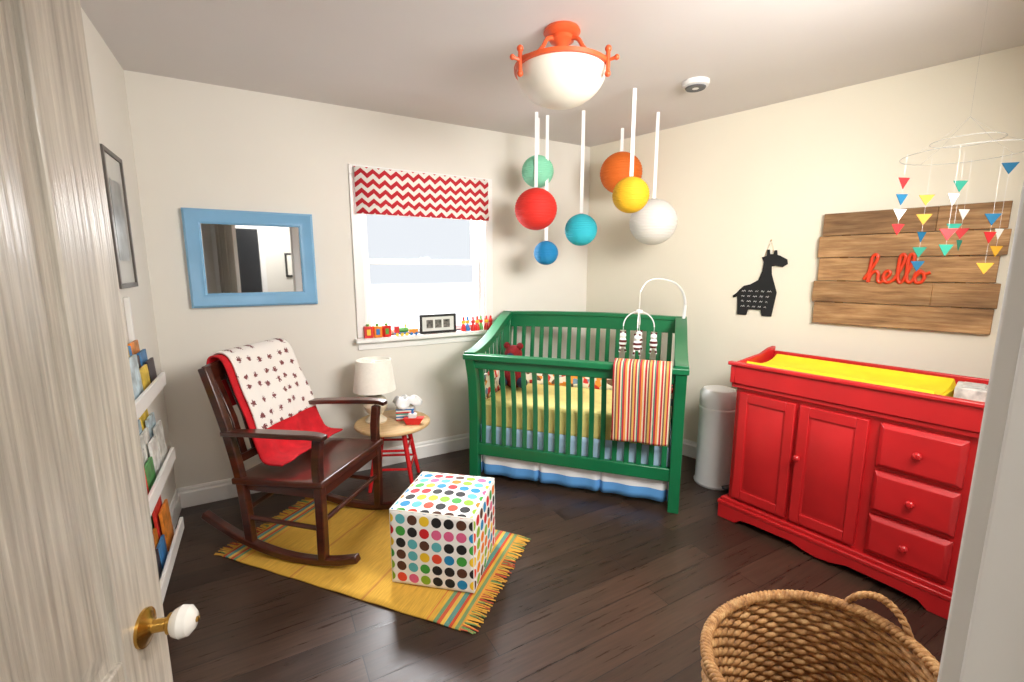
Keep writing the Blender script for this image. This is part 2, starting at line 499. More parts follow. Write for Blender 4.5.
for x in (x0-.018, x0+.018):
    for y in (-.018, .018): w.cyl((x, y-.002, .011), (x, y+.002, .011), .011, mi=4)
w.done('train', mt5, tt, bevel=.001)
tf = emp('toy_people', (1.86, -.035, wz0))
w = MB()
for i in range(7): toy_figure(w, i*.038, .012*math.sin(i*2), 0, (0, 4, 0, 0, 2, 0, 0)[i], (3, 3, 0, 3, 0, 3, 0)[i], 1.4)
w.box((.09, .02, .035), (.16, .01, .008), mi=0); w.box((.02, .02, .016), (.01, .01, .032), mi=0); w.box((.16, .02, .016), (.01, .01, .032), mi=0)
w.done('figures', mt5, tf)

# ------------------------------------------------------------------ wall mirror
mr = emp('wall_mirror', (.18, 0, 1.20))
W2, H2 = .67, .56
prof = [(0, 0), (0, .03), (.012, .042), (.03, .036), (.055, .028), (.072, .03), (.082, .022), (.082, .006)]
vs = []; fs = []
for (sx, sz) in ((0, 0), (1, 0), (1, 1), (0, 1)):
    for d, h in prof:
        vs.append((d if sx == 0 else W2-d, -h, d if sz == 0 else H2-d))
n = len(prof)
for k in range(4):
    for j in range(n-1):
        a = k*n; c = ((k+1) % 4)*n
        fs.append((a+j, c+j, c+j+1, a+j+1))
w = MB(); w.add(vs, fs); w.b2(0.001, W2-.001, -.004, 0, 0.001, H2-.001); w.done('frame', M_frameblue, mr, smooth=30)
w = MB(); w.b2(.08, W2-.08, -.012, -.006, .08, H2-.08); w.done('glass', M_mirror, mr, smooth=0)

# ------------------------------------------------------------------ picture on left wall
pf = emp('picture_frame', (0, 0, 0))
ya, yb, z0, z1 = -.71, -.40, 1.34, 1.92
w = MB()
w.b2(.001, .02, ya, ya+.02, z0, z1); w.b2(.001, .02, yb-.02, yb, z0, z1); w.b2(.001, .02, ya+.02, yb-.02, z0, z0+.02); w.b2(.001, .02, ya+.02, yb-.02, z1-.02, z1)
w.done('frame', M_greyframe, pf, bevel=.002)
w = MB(); w.b2(.001, .012, ya+.018, yb-.018, z0+.018, z1-.018); w.done('mat_board', mat('mat_board', C(206, 206, 202), .25, var=.03), pf)
w = MB(); w.b2(.012, .0135, ya+.07, yb-.07, z0+.12, z1-.12); w.done('print', mat('art_print', C(150, 154, 156), .3, var=.3, scale=9), pf)

# ------------------------------------------------------------------ book ledge on left wall
bk = emp('wall_bookshelf', (0, 0, 0))
w = MB(); ya, yb = -1.45, -.60
for z in (.95, .58, .22):
    w.b2(.001, .11, ya+.02, yb-.02, z-.06, z-.045); w.b2(.098, .112, ya, yb, z-.06, z); w.b2(.001, .014, ya+.02, yb-.02, z-.045, z+.03)
w.b2(.001, .02, ya, ya+.02, .12, 1.3); w.b2(.001, .02, yb-.02, yb, .12, 1.3)
w.done('ledges', M_trim, bk, bevel=.002)
bcols = [C(220, 60, 50), C(60, 130, 190), C(240, 200, 70), C(240, 236, 226), C(90, 160, 90), C(230, 140, 50), C(60, 50, 60), C(200, 220, 230), C(240, 236, 230)]
bm_ = [mat('book_cover_%d' % i, c, .45, var=.25, scale=18) for i, c in enumerate(bcols)]
w = MB(); i = 0
for z in (.95, .58, .22):
    y = ya+.02
    while y < yb-.13:
        wd = random.uniform(.10, .16); hh = random.uniform(.17, .29)
        for k in range(3):
            w.box((.034+.020*k, y+wd/2+.012*k, z-.043+hh/2-.022*k), (.011, wd*.95, hh-.044*k), (0, -.05, 0), (i*4+k*5+3) % 9)
        y += wd+.006; i += 1
w.done('books', bm_, bk, bevel=.001)

# ------------------------------------------------------------------ right wall decor
def wl(s, z, off=0): return (3.06+WX*s-.967*off, WY*s-.256*off, z)

sg = emp('wood_plank_sign', wl(1.73, 1.10, .001), -75.2)
hts = [.13, .125, .135, .125, .13]; z = 0
w = MB()
for i, h in enumerate(hts):
    dx = [0, -.012, .004, -.006, .006][i]; x1 = .755+[0, .008, -.01, .012, 0][i]
    y0 = -.034-(i % 2)*.004
    cut = [None, .52, None, None, .50][i]
    if cut:
        w.b2(dx, cut, y0, -.014, z, z+h-.003); w.b2(cut+.001, x1, y0-.001, -.014, z, z+h-.003)
    else: w.b2(dx, x1, y0, -.014, z, z+h-.003)
    z += h
w.done('planks', M_plank, sg, bevel=.003)
w = MB(); w.b2(.1, .14, -.014, 0, .02, .6); w.b2(.6, .64, -.014, 0, .02, .6); w.done('battens', M_plank, sg)
hp = [(0, .1), (.22, .55), (.36, .92), (.28, 1.05), (.19, .92), (.16, .5), (.14, 0), (.2, .28), (.33, .42), (.43, .32), (.43, .1), (.52, 0), (.66, .14), (.78, .32), (.72, .43), (.62, .36), (.59, .17), (.66, .03), (.78, .01), (.92, .14), (1.06, .48), (1.16, .9), (1.09, 1.04), (1.01, .9), (1.0, .3), (1.06, .03), (1.16, .05), (1.3, .48), (1.41, .9), (1.34, 1.04), (1.26, .9), (1.25, .3), (1.31, .03), (1.42, .06), (1.52, .26), (1.64, .42), (1.54, .4), (1.48, .2), (1.55, .02), (1.68, .03), (1.75, .2), (1.69, .38), (1.64, .4), (1.76, .33), (1.9, .38)]
sw = emp('hello_word_sign', wl(1.96, 1.35, .049), -75.2)
w = MB(); w.sweep(cr([(x*.145, 0, y*.145) for x, y in hp], 5), .0085, 8, up=(0, 1, 0)); w.done('letters', M_redword, sw)

gf = emp('giraffe_chalkboard', wl(1.275, 1.115, .001), -75.2)
go = [(1, 0), (7, 0), (8, 4), (16, 4), (17, 0), (23, 0), (24, 8), (25, 16), (23, 22), (21, 28), (20.5, 33), (23, 33.5), (27, 32.5), (30, 34.5), (29.5, 37.5), (25, 40), (23.5, 40.5), (23, 43.5), (21.5, 43.5), (21, 41), (19, 41), (18.5, 44), (17, 44), (17, 40), (14, 39), (15.5, 36), (15, 30), (13, 24), (8, 21), (4, 20), (1, 17), (-.5, 15), (-3, 13), (-2.5, 11.5), (0, 12.5), (.5, 8)]
w = MB(); w.extr([(a*.0096, b_*.0098) for a, b_ in go], -.014, -.004, 'xz'); w.done('board', M_chalk, gf, bevel=.002)
w = MB()
for r in range(4):
    x = .03
    while x < .19:
        n_ = random.choice((3, 4, 5))
        pts = [(x+.006*k, -.0155, .160-.034*r+(.009 if k % 2 else -.003)*random.uniform(.5, 1)) for k in range(n_)]
        w.sweep(cr(pts, 3), .0011, 5, up=(0, 1, 0)); x += .006*n_+.012
w.done('chalk_writing', M_string, gf)
w = MB(); w.sweep([(.15, -.006, .39), (.18, -.006, .49), (.21, -.006, .39)], .0015, 5, up=(0, 1, 0)); w.ball((.18, -.006, .49), .005)
w.done('hanging_cord', M_lightwood, gf)

# ------------------------------------------------------------------ crib
cb_ = emp('crib', (1.70, -.50, 0), -48.4)
L, D = 1.34, .64
w = MB()
for x in (.03, L-.03):
    pts = cr([(x, .0, .0), (x, .005, .2), (x, .012, .45), (x, -.002, .68), (x, -.03, .80), (x, -.05, .865)], 6)
    w.sweep(pts, 0, rect=(.062, .055), up=(0, 1, 0))
    pts = cr([(x, D, .0), (x, D-.01, .3), (x, D-.02, .6), (x, D, .85), (x, D+.03, 1.02), (x, D+.035, 1.07)], 6)
    w.sweep(pts, 0, rect=(.062, .055), up=(0, 1, 0))
    pts = cr([(x, -.06, .87), (x, .08, .885), (x, .3, .94), (x, .5, 1.02), (x, D+.04, 1.075)], 6)
    w.sweep(pts, 0, rect=(.075, .05))
    w.b2(x-.02, x+.02, .0, D, .19, .27)
w.done('posts_and_ends', M_green, cb_, bevel=.006)
w = MB()
w.sweep([(-.01, -.045, .865), (L+.01, -.045, .865)], 0, rect=(.075, .035))
w.b2(.05, L-.05, -.045, -.015, .785, .85)
w.b2(.05, L-.05, -.012, .022, .185, .265)
def arch(t): return 1.03+.014*math.sin(pi*t)
pts = [(0+L*t/12, D+.035, arch(t/12)) for t in range(13)]
w.sweep(pts, 0, rect=(.03, .11))
w.sweep([(p[0], p[1], p[2]+.05) for p in pts], 0, rect=(.06, .028))
w.b2(.05, L-.05, D-.01, D+.02, .19, .27)
w.done('rails', M_green, cb_, bevel=.005)
w = MB()
NS = 17
for i in range(NS):
    x = .06+(L-.12)*(i+.5)/NS
    w.sweep(cr([(x, .004, .26), (x, .008, .5), (x, -.01, .68), (x, -.028, .79)], 4), 0, rect=(.03, .014), up=(0, 1, 0))
    w.sweep(cr([(x, D, .26), (x, D-.01, .6), (x, D+.01, .85), (x, D+.03, 1.0)], 4), 0, rect=(.03, .014), up=(0, 1, 0))
for x in (.03, L-.03):
    for i in range(7):
        y = .06+(D-.12)*(i+.5)/7
        zt = .88+.16*max(0, (y-.1)/D)**1.4
        w.b2(x-.007, x+.007, y-.015, y+.015, .26, zt)
w.done('slats', M_green, cb_, bevel=.003)
w = MB(); w.b2(.07, L-.07, .04, D-.03, .36, .55); w.done('mattress', M_sheet, cb_, bevel=.03, bseg=4)
w = MB()
w.grid(lambda u, v: (.08+u*(L-.16), D-.045+.006*math.sin(u*60), .55+v*.20), 80, 6)
w.grid(lambda u, v: (.075, .06+u*(D-.12), .55+v*.17), 20, 4)
w.grid(lambda u, v: (L-.075, .06+u*(D-.12), .55+v*.17), 20, 4)
w.done('bumper', M_bumper, cb_, solid=.018)
w = MB()
def sk(u, v):
    seg = (u*3) % 1.0
    pinch = math.exp(-((seg-.0)**2)/.0012)+math.exp(-((seg-1.0)**2)/.0012)
    return (.07+u*(L-.14), .032-.008*v*math.sin(u*40)+.03*pinch*v, .38-v*(.345))
w.grid(sk, 160, 10)
w.grid(lambda u, v: (.062-.006*v*math.sin(u*20), .04+u*(D-.08), .38-v*.345), 60, 8)
w.grid(lambda u, v: (L-.062, .04+u*(D-.08), .38-v*.345), 40, 8)
w.done('bed_skirt', M_skirt, cb_, solid=.004)

bkx = emp('striped_blanket', (1.70, -.50, 0), -48.4)
path = cr([(.045, .62), (.035, .80), (.012, .893), (-.045, .898), (-.10, .880), (-.105, .78), (-.085, .6), (-.075, .43)], 6)
def bln(u, v):
    k = v*(len(path)-1); i = min(int(k), len(path)-2); p = path[i].lerp(path[i+1], k-i)
    wv = .008*math.sin(u*9+1)*min(1, max(0, (v-.5)*3))
    return (.945+u*.315+.012*(v-.5)*math.sin(u*3), p[0]-wv-.002, p[1])
w = MB(); w.grid(bln, 30, 50); w.done('throw', M_stripe, bkx, solid=.01)

pt = emp('plush_toy', (1.70, -.50, 0), -48.4)
w = MB()
X0 = .17
w.ball((X0, .42, .65), .085, 0, sc3=(1, 1, 1.2)); w.ball((X0, .40, .81), .065, 0); w.ball((X0-.05, .40, .87), .025, 0); w.ball((X0+.05, .40, .87), .025, 0); w.ball((X0, .335, .80), .028, 1)
w.ball((X0-.07, .36, .61), .04, 1); w.ball((X0+.08, .36, .61), .04, 1)
w.done('bear', [mat('red_plush', C(130, 20, 26), .95, var=.2, scale=60, bp=.4), mat('navy_plush', C(40, 50, 80), .95, var=.2)], pt)

cm = emp('crib_mobile', (1.70, -.50, 0), -48.4)
w = MB()
arm = cr([(1.30, .62, .93), (1.325, .64, 1.08), (1.325, .62, 1.22), (1.27, .52, 1.32), (1.17, .40, 1.36), (1.09, .33, 1.345), (1.05, .30, 1.28)], 8)
w.sweep(arm, [.014-.010*min(1, i/34) for i in range(len(arm))], 10)
w.cyl((1.05, .30, 1.29), (1.05, .30, 1.15), .002)
w.lathe([(.0, .0), (.02, -.004), (.02, -.02), (0, -.024)], (1.05, .30, 1.17), 16)
for a in (0, pi/2):
    pts = [(1.05+.095*math.cos(t)*math.cos(a), .30+.095*math.cos(t)*math.sin(a), 1.06+.095*math.sin(t)) for t in [pi*k/20 for k in range(21)]]
    w.sweep(pts, .004, 8, up=(.3, .9, .1))
w.done('arm', M_white, cm)
M_zeb = stripes('black_white_stripes', 2, .03, [(0, C(235, 235, 235)), (.5, C(90, 30, 34))])
w = MB()
for k in range(4):
    a = k*pi/2; x = 1.05+.095*math.cos(a); y = .30+.095*math.sin(a)
    w.cyl((x, y, 1.06), (x, y, 1.0), .0012, mi=1)
    w.ball((x, y, .955), .022, 0, sc3=(1.1, .8, 1.7)); w.ball((x, y, 1.0), .02, 1)
    w.ball((x-.014, y, 1.02), .007, 0, 8, 6); w.ball((x+.014, y, 1.02), .007, 0, 8, 6)
    for q in (-.012, .012): w.cyl((x+q, y, .93), (x+q*1.6, y, .89), .006, mi=0)
w.done('hanging_animals', [M_zeb, M_white], cm)

# ------------------------------------------------------------------ dresser / changing table
dr = emp('changing_table_dresser', (2.782, -1.655, 0), -82.8)
Lw, Dp = .985, .46
w = MB()
w.b2(.015, Lw-.015, .02, Dp, .10, .80)
w.b2(-.005, Lw+.005, -.002, Dp, .775, .80)
w.b2(.012, Lw-.012, -.012, .01, .80, .91); w.b2(.012, Lw-.012, Dp-.02, Dp+.004, .80, .935)
sidep = [(-.012, .80), (Dp+.004, .80), (Dp+.004, .96), (Dp-.06, .955), (Dp-.16, .93), (-.012, .91)]
w.extr(sidep, -.012, .012, 'yz'); w.extr(sidep, Lw-.012, Lw+.012, 'yz')
w.b2(-.024, Lw+.024, -.024, .012, .90, .92)
w.done('carcass', M_red, dr, bevel=.005)
def scallop(a, b_, z1):
    mid = (a+b_)/2
    return [(a, z1), (a, 0), (a+.10, 0), (a+.135, .028), (a+.20, .034), (mid-.12, .038), (mid-.06, .02), (mid, .012), (mid+.06, .02), (mid+.12, .038),
            (b_-.20, .034), (b_-.135, .028), (b_-.10, 0), (b_, 0), (b_, z1)]
w = MB()
w.extr(scallop(-.02, Lw+.02, .085), -.02, .006, 'xz')
sp_ = [(.006, .085), (.006, 0), (.08, 0), (.12, .03), (Dp-.12, .03), (Dp-.08, 0), (Dp, 0), (Dp, .085)]
w.extr(sp_, -.02, .006, 'yz'); w.extr(sp_, Lw-.006, Lw+.02, 'yz')
w.b2(-.024, Lw+.024, -.024, Dp, .085, .105)
w.extr([(-.018, .105), (-.008, .125), (Lw+.008, .125), (Lw+.018, .105)], -.012, .02, 'xz')
w.done('plinth', M_red, dr, bevel=.004)
w = MB()
def door(x0, x1, z0, z1):
    w.b2(x0, x1, .002, .022, z0, z1)
    f = .045
    w.b2(x0, x0+f, -.006, .004, z0, z1); w.b2(x1-f, x1, -.006, .004, z0, z1)
    w.b2(x0+f, x1-f, -.006, .004, z0, z0+f+.005); w.b2(x0+f, x1-f, -.006, .004, z1-f-.005, z1)
    w.frustum(x0+f+.008, x1-f-.008, z0+f+.014, z1-f-.014, .003, -.006, .022)
door(.045, .325, .145, .755); door(.345, .625, .145, .755)
for (z0, z1) in ((.145, .325), (.345, .535), (.555, .755)):
    w.b2(.665, .945, .004, .022, z0, z1); w.frustum(.665, .945, z0, z1, .004, -.014, .018)
for (x, z) in ((.805, .235), (.805, .44), (.805, .655), (.362, .49)):
    Mx = Matrix.Rotation(pi/2, 3, 'X')
    w.lathe([(.008, -.0), (.007, .014), (.016, .02), (.017, .028), (.01, .036), (0, .038)], (x, -.006, z), 16, M=Mx)
w.done('doors_and_drawers', M_red, dr, bevel=.003)
w = MB()
def pad(u, v):
    x = .03+u*(.80); y = .035+v*(Dp-.075)
    e = abs(v-.5)*2; ex = abs(u-.5)*2
    z = .89+.045*e**3
    if e > .93: z -= (e-.93)*.9
    if ex > .96: z -= (ex-.96)*1.2
    return (x, y, z)
w.grid(pad, 50, 30)
w.b2(.035, .825, .04, Dp-.045, .80, .883)
w.done('changing_pad', M_yellow, dr)
w = MB(); w.box((.90, .26, .865), (.11, .16, .13), (0, 0, .1)); w.box((.90, .26, .932), (.07, .1, .01), (0, 0, .1))
w.done('wipes_box', [mat('grey_print_box', C(206, 204, 198), .6, var=.2, scale=30)], dr, bevel=.01)

# ------------------------------------------------------------------ diaper pail
dp = emp('diaper_pail', (3.10, -1.35, 0))
w = MB()
w.lathe([(0, 0), (.115, 0), (.12, .015), (.112, .03), (.112, .50), (.116, .51), (.116, .53), (.11, .535)], seg=40)
w.lathe([(.113, .54), (.116, .56), (.115, .62), (.095, .65), (.05, .662), (0, .664)], seg=40)
w.lathe([(.107, .53), (.107, .545)], seg=40)
w.done('pail', M_white, dp)
w = MB(); w.b2(-.05, .05, -.14, -.10, .012, .03); w.done('pedal', M_blackrail, dp, bevel=.004)

# ------------------------------------------------------------------ rug
rg = emp('woven_rug', (.228, -.645, 0), -49.8)
RL, RW = 1.43, .69
w = MB()
w.grid(lambda u, v: (.05+u*(RL-.10), v*RW, .006+.0015*math.sin(u*37+v*5)), 80, 20)
w.done('weave', M_rug, rg, solid=.006)
fm = [mat('fringe_a', C(220, 168, 70), .95), mat('fringe_b', C(190, 90, 60), .95), mat('fringe_c', C(120, 150, 90), .95)]
w = MB()
for e in (0, 1):
    for i in range(95):
        y = RW*(i+.5)/95
        x0 = .055 if e == 0 else RL-.055
        d = -1 if e == 0 else 1
        l = random.uniform(.05, .075); dy = random.uniform(-.01, .01)
        w.sweep([(x0, y, .007), (x0+d*l*.5, y+dy*.4, .007), (x0+d*l, y+dy, .004)], .0028, 5, random.choice((0, 0, 0, 1, 2)))
w.done('fringe', fm, rg)

# ------------------------------------------------------------------ rocking chair
CZ = .0135
ch = emp('rocking_chair', (.696, -.669, CZ), -42)
w = MB()
def rz_(x): return .018+((x-.12)**2)/1.9
for y in (-.26, .26):
    pts = [(x, y, rz_(x)) for x in [-.44+.86*k/24 for k in range(25)]]
    w.sweep(pts, 0, rect=(.04, .036))
w.done('runners', M_darkwood, ch, bevel=.006)
w = MB()
for y in (-.26, .26):
    w.sweep(cr([(.235, y, .03), (.24, y, .3), (.235, y, .5), (.25, y, .64)], 5), 0, rect=lambda t: (.04, .042), up=(1, 0, 0))
    w.sweep(cr([(-.17, y, .06), (-.185, y, .3), (-.205, y, .45), (-.26, y, .68), (-.345, y, .945)], 5), 0, rect=lambda t: (.036, .045), up=(1, 0, 0))
    w.sweep(cr([(-.27, y, .625), (-.1, y*1.04, .642), (.1, y*1.08, .655), (.24, y*1.08, .660), (.30, y*1.07, .652)], 5), 0, rect=lambda t: (.045+.022*math.sin(pi*min(1, t*1.1)), .024))
    w.sweep([(-.18, y, .20), (.235, y, .19)], .012, 10)
w.sweep([(.235, -.25, .22), (.235, .25, .22)], .013, 10)
w.sweep([(-.18, -.25, .24), (-.18, .25, .24)], .013, 10)
w.done('legs_and_arms', M_darkwood, ch, bevel=.005)
w = MB()
def seat(u, v):
    x = -.23+u*.50; y = -.285+v*.57
    return (x, y, .405+.03*(u-.5)-.018*math.sin(pi*v)*math.sin(pi*u))
w.grid(seat, 16, 16); w.done('seat', M_darkwood, ch, solid=.032, bevel=.006)
w = MB()
w.b2(.225, .25, -.25, .25, .345, .40); w.b2(-.2, -.18, -.25, .25, .34, .39)
for y in (-.25, .25): w.b2(-.19, .23, y-.01, y+.01, .34, .40)
top = cr([(-.34, -.26, .90), (-.362, -.1, .915), (-.365, .1, .915), (-.34, .26, .90)], 6)
w.sweep(top, 0, rect=(.028, .10))
w.sweep([(-.215, -.25, .49), (-.215, .25, .49)], 0, rect=(.024, .04))
for i in range(7):
    y = -.2+i*.4/6
    w.sweep([(-.217, y, .49), (-.262, y, .68), (-.345, y, .89)], 0, rect=(.034, .012), up=(1, 0, .3))
w.done('seat_frame_and_back', M_darkwood, ch, bevel=.004)

cbk = emp('draped_baby_blanket', (.696, -.669, CZ), -42)
pr = cr([(-.385, .70), (-.405, .80), (-.40, .955), (-.355, .985), (-.305, .955), (-.262, .82), (-.205, .66), (-.165, .52), (-.13, .452), (-.03, .447)], 6)
pw = cr([(-.40, .74), (-.415, .82), (-.41, .965), (-.355, 1.0), (-.293, .965), (-.245, .82), (-.20, .70), (-.175, .60)], 6)
def drape(path, y0, y1, amp, off, sk):
    def f(u, v):
        k = v*(len(path)-1); i = min(int(k), len(path)-2); p = path[i].lerp(path[i+1], k-i)
        g = min(1, max(0, (v-.45)*2.2))
        wv = amp*g*(math.sin(u*14+off)+.5*math.sin(u*31+v*3))
        return (p[0]+wv+amp, y0+u*(y1-y0)+sk*g*(u+.2), p[1]+wv*.2+.008*u)
    return f
w = MB(); w.grid(drape(pr, -.195, .26, .007, 0, .05), 50, 60); w.done('red_side', M_redcloth, cbk, solid=.008, smooth=60)
w = MB(); w.grid(drape(pw, -.165, .245, .006, 0, .03), 50, 50); w.done('printed_side', M_print, cbk, solid=.008, smooth=60)

# ------------------------------------------------------------------ ottoman
ot = emp('polka_dot_ottoman', (1.226, -1.275, .012), -40.5)
S = .395; hS = S/2; HO = .36
bm = bmesh.new()
bmesh.ops.create_cube(bm, size=1)
for v in bm.verts: v.co = Vector((v.co.x*S, v.co.y*S, (v.co.z+.5)*HO))
bmesh.ops.subdivide_edges(bm, edges=bm.edges[:], cuts=7, use_grid_fill=True)
uvl = bm.loops.layers.uv.new('UVMap')
bm.normal_update()
NC = 7; P_ = S/NC
for f in bm.faces:
    nn = f.normal
    for l in f.loops:
        c = l.vert.co
        if abs(nn.z) > .7: u, v = c.x/P_+.5, c.y/P_+60.5
        elif abs(nn.x) > .7: u, v = c.y/P_+40.5, c.z/P_+200.3
        else: u, v = c.x/P_+90.5, c.z/P_+303.3
        l[uvl].uv = (u, v)
for v in bm.verts:
    c = v.co; t = 1-(c.x/hS)**2; q = 1-(c.y/hS)**2; zz = 1-((c.z-HO/2)/(HO/2))**2
    if c.z > HO-.005: c.z += .016*t*q
    if abs(c.x) > hS*.99: c.x += math.copysign(.008*q*zz, c.x)
    if abs(c.y) > hS*.99: c.y += math.copysign(.008*t*zz, c.y)
me = bpy.data.meshes.new('cube_cover'); bm.to_mesh(me); bm.free()
me.materials.append(M_dots)
me.polygons.foreach_set('use_smooth', [True]*len(me.polygons)); me.set_sharp_from_angle(angle=math.radians(50))
o = bpy.data.objects.new('cube_cover', me); sc.collection.objects.link(o); o.parent = ot
md = o.modifiers.new('b', 'BEVEL'); md.width = .016; md.segments = 4; md.limit_method = 'ANGLE'; md.angle_limit = math.radians(50)
w = MB()
for z in (HO-.004, .006):
    pts = []
    for (sx, sy) in ((-1, -1), (1, -1), (1, 1), (-1, 1)): pts.append((sx*(hS-.006), sy*(hS-.006), z))
    for i in range(4): w.sweep([pts[i], pts[(i+1) % 4]], .0034, 8)
for (sx, sy) in ((-1, -1), (1, -1), (1, 1), (-1, 1)):
    w.sweep([(sx*(hS-.006), sy*(hS-.006), .005), (sx*(hS-.006), sy*(hS-.006), HO-.004)], .0034, 8)
w.done('piping', mat('white_piping', C(232, 228, 220), .8), ot)

# ------------------------------------------------------------------ side table
st = emp('round_side_table', (1.231, -.298, 0))
w = MB(); w.lathe([(0, .405), (.235, .405), (.243, .411), (.243, .424), (.235, .43), (0, .43)], seg=56); w.done('top', M_lightwood, st, bevel=.002)
w = MB()
leg = []
for k in range(4):
    a = math.radians(20+90*k); c, s_ = math.cos(a), math.sin(a)
    w.cyl((c*.11, s_*.11, .405), (c*.195, s_*.195, 0), .017, .012, 14)
    leg.append((c, s_))
for z in (.14, .26):
    rr = .11+.085*(1-z/.405)
    for k in range(4):
        a, b_ = leg[k], leg[(k+1) % 4]
        w.cyl((a[0]*rr, a[1]*rr, z), (b_[0]*rr, b_[1]*rr, z), .008, seg=10)
w.lathe([(0, .385), (.13, .385), (.13, .405), (0, .405)], seg=32)
w.done('legs', M_redleg, st)

lp = emp('table_lamp', (1.134, -.255, .43))
w = MB(); w.lathe([(0, 0), (.065, 0), (.07, .012), (.05, .03), (.035, .045), (.06, .075), (.078, .11), (.07, .15), (.04, .178), (.018, .19), (.014, .225), (0, .225)], seg=32); w.done('base', M_ceram, lp)
w = MB(); w.lathe([(.135, .215), (.108, .415), (.105, .415), (.132, .215), (.135, .215)], seg=48); w.cyl((0, 0, .2), (0, 0, .41), .006)
for k in range(3):
    a = k*2*pi/3; w.cyl((0, 0, .405), (.106*math.cos(a), .106*math.sin(a), .405), .002, seg=6)
w.done('shade', M_shade, lp)

tb_ = emp('tissue_box', (1.325, -.28, .43), -20)
w = MB(); w.b2(-.06, .06, -.06, .06, 0, .085); w.done('box', M_tissue, tb_, bevel=.004)
w = MB()
def tis(u, v):
    a = u*2*pi; r = .012+.075*v*(1+.35*math.sin(a*3+1)); return (r*math.cos(a), r*math.sin(a)*.8, .08+.12*v**.5-.105*v**2.4+.012*math.sin(a*5)*v)
w.grid(tis, 50, 12); w.done('cloth', M_white, tb_, solid=.003, smooth=60)
pt2 = emp('small_toy_boat', (1.33, -.42, .43), -30)
w = MB()
w.extr([(-.06, .04), (-.035, 0), (.045, 0), (.075, .045)], -.024, .024, 'xz', 0); w.b2(-.025, .025, -.016, .016, .041, .07, 1); w.cyl((0, 0, .07), (0, 0, .10), .008, mi=2)
w.done('boat', [mt5[0], M_white, mt5[4]], pt2, bevel=.002)

# ------------------------------------------------------------------ basket
bs = emp('wicker_laundry_basket', (1.60, -2.738, 0), 1)
AX, AY, BH = .268, .24, .50
def tap(t): return .80+.20*t**.8
w = MB()
NR = 34
for k in range(NR):
    t = k/(NR-1)
    z = .010+t*(BH-.03)
    ph = pi*(k % 2)
    n = 168
    pts = []
    for j in range(n):
        a = 2*pi*j/n
        wob = .0045*math.cos(a*28+ph)
        e = .025*t**3*math.cos(a)**2
        pts.append(((AX*tap(t)+wob)*math.cos(a), (AY*tap(t)+wob)*math.sin(a), z+e))
    w.sweep(pts, .0085, 7, closed=True)
for j in range(56):
    a = 2*pi*(j+.5)/56
    w.sweep([((AX*tap(t))*math.cos(a), (AY*tap(t))*math.sin(a), .01+t*(BH-.03)+.025*t**3*math.cos(a)**2) for t in [q/8 for q in range(9)]], .005, 6, up=(0, 0, 1))
w.done('woven_body', M_wicker, bs, smooth=60)
w = MB()
n = 360
for s0 in (0, pi*2/3, pi*4/3):
    pts = []
    for j in range(n):
        a = 2*pi*j/n
        q = a*44+s0
        r = .008
        pts.append(((AX+r*math.cos(q))*math.cos(a), (AY+r*math.cos(q))*math.sin(a), BH-.008+.025*math.cos(a)**2+r*math.sin(q)))
    w.sweep(pts, .0072, 7, closed=True)
w.done('braided_rim', M_wicker, bs, smooth=60)
w = MB()
for sgn in (1, -1):
    for s0 in (0, pi):
        pts = []
        for j in range(61):
            t = j/60; a = (-.30+.60*t)
            zz = BH+.012+.066*math.sin(pi*t)**.6
            q = t*44+s0
            pts.append((sgn*(AX+.005+.004*math.cos(q))*math.cos(a), (AY*1.0)*math.sin(a), zz+.004*math.sin(q)))
        w.sweep(pts, .0065, 7, up=(sgn, 0, 0))
w.done('handles', M_wicker, bs, smooth=60)
w = MB(); w.lathe([(0, .004), (.79, .004), (.79, .014), (0, .014)], seg=48, sx=AX, sy=AY); w.done('bottom', M_wicker, bs)

# ------------------------------------------------------------------ ceiling fixture
cf = emp('ceiling_light_fixture', (1.751, -1.428, H))
w = MB()
w.lathe([(0, 0), (.075, 0), (.08, -.012), (.066, -.026), (.05, -.03), (.052, -.045), (.03, -.058), (.018, -.075), (0, -.08)], seg=36)
for k in range(3):
    a = math.radians(-59.2+120*k); c, s_ = math.cos(a), math.sin(a)
    prof_ = cr([(.04, -.04), (.075, -.052), (.10, -.09), (.135, -.125), (.175, -.14), (.205, -.155)], 6)
    w.sweep([(p[0]*c, p[0]*s_, p[1]) for p in prof_], .009, 8)
    w.sweep([(c*.21, s_*.21, -.125), (c*.21, s_*.21, -.21)], .009, 10)
    w.ball((c*.21, s_*.21, -.215), .013); w.ball((c*.21, s_*.21, -.12), .014)
    w.sweep([(c*.20, s_*.20, -.165), (c*.245, s_*.245, -.16)], .007, 8)
    w.ball((c*.247, s_*.247, -.16), .011)
w.lathe([(.190, -.172), (.206, -.170), (.208, -.155), (.194, -.150), (.190, -.172)], seg=56)
w.done('metalwork', M_orange, cf)
w = MB()
bp_ = [(.195*math.cos(t), -.160-.15*math.sin(t)) for t in [pi/2*k/14 for k in range(15)]]
w.lathe(bp_[::-1], seg=56)
w.done('glass_bowl', M_bowl, cf)

sd = emp('smoke_detector', (2.714, -1.34, H))
w = MB(); w.lathe([(0, -.035), (.035, -.034), (.055, -.025), (.068, -.022), (.072, -.01), (.072, 0), (0, 0)], seg=36); w.done('body', M_white, sd)
w = MB(); w.lathe([(.045, -.0345), (.05, -.036), (.055, -.03), (.05, -.028)], seg=36); w.done('vent_ring', M_blackrail, sd)

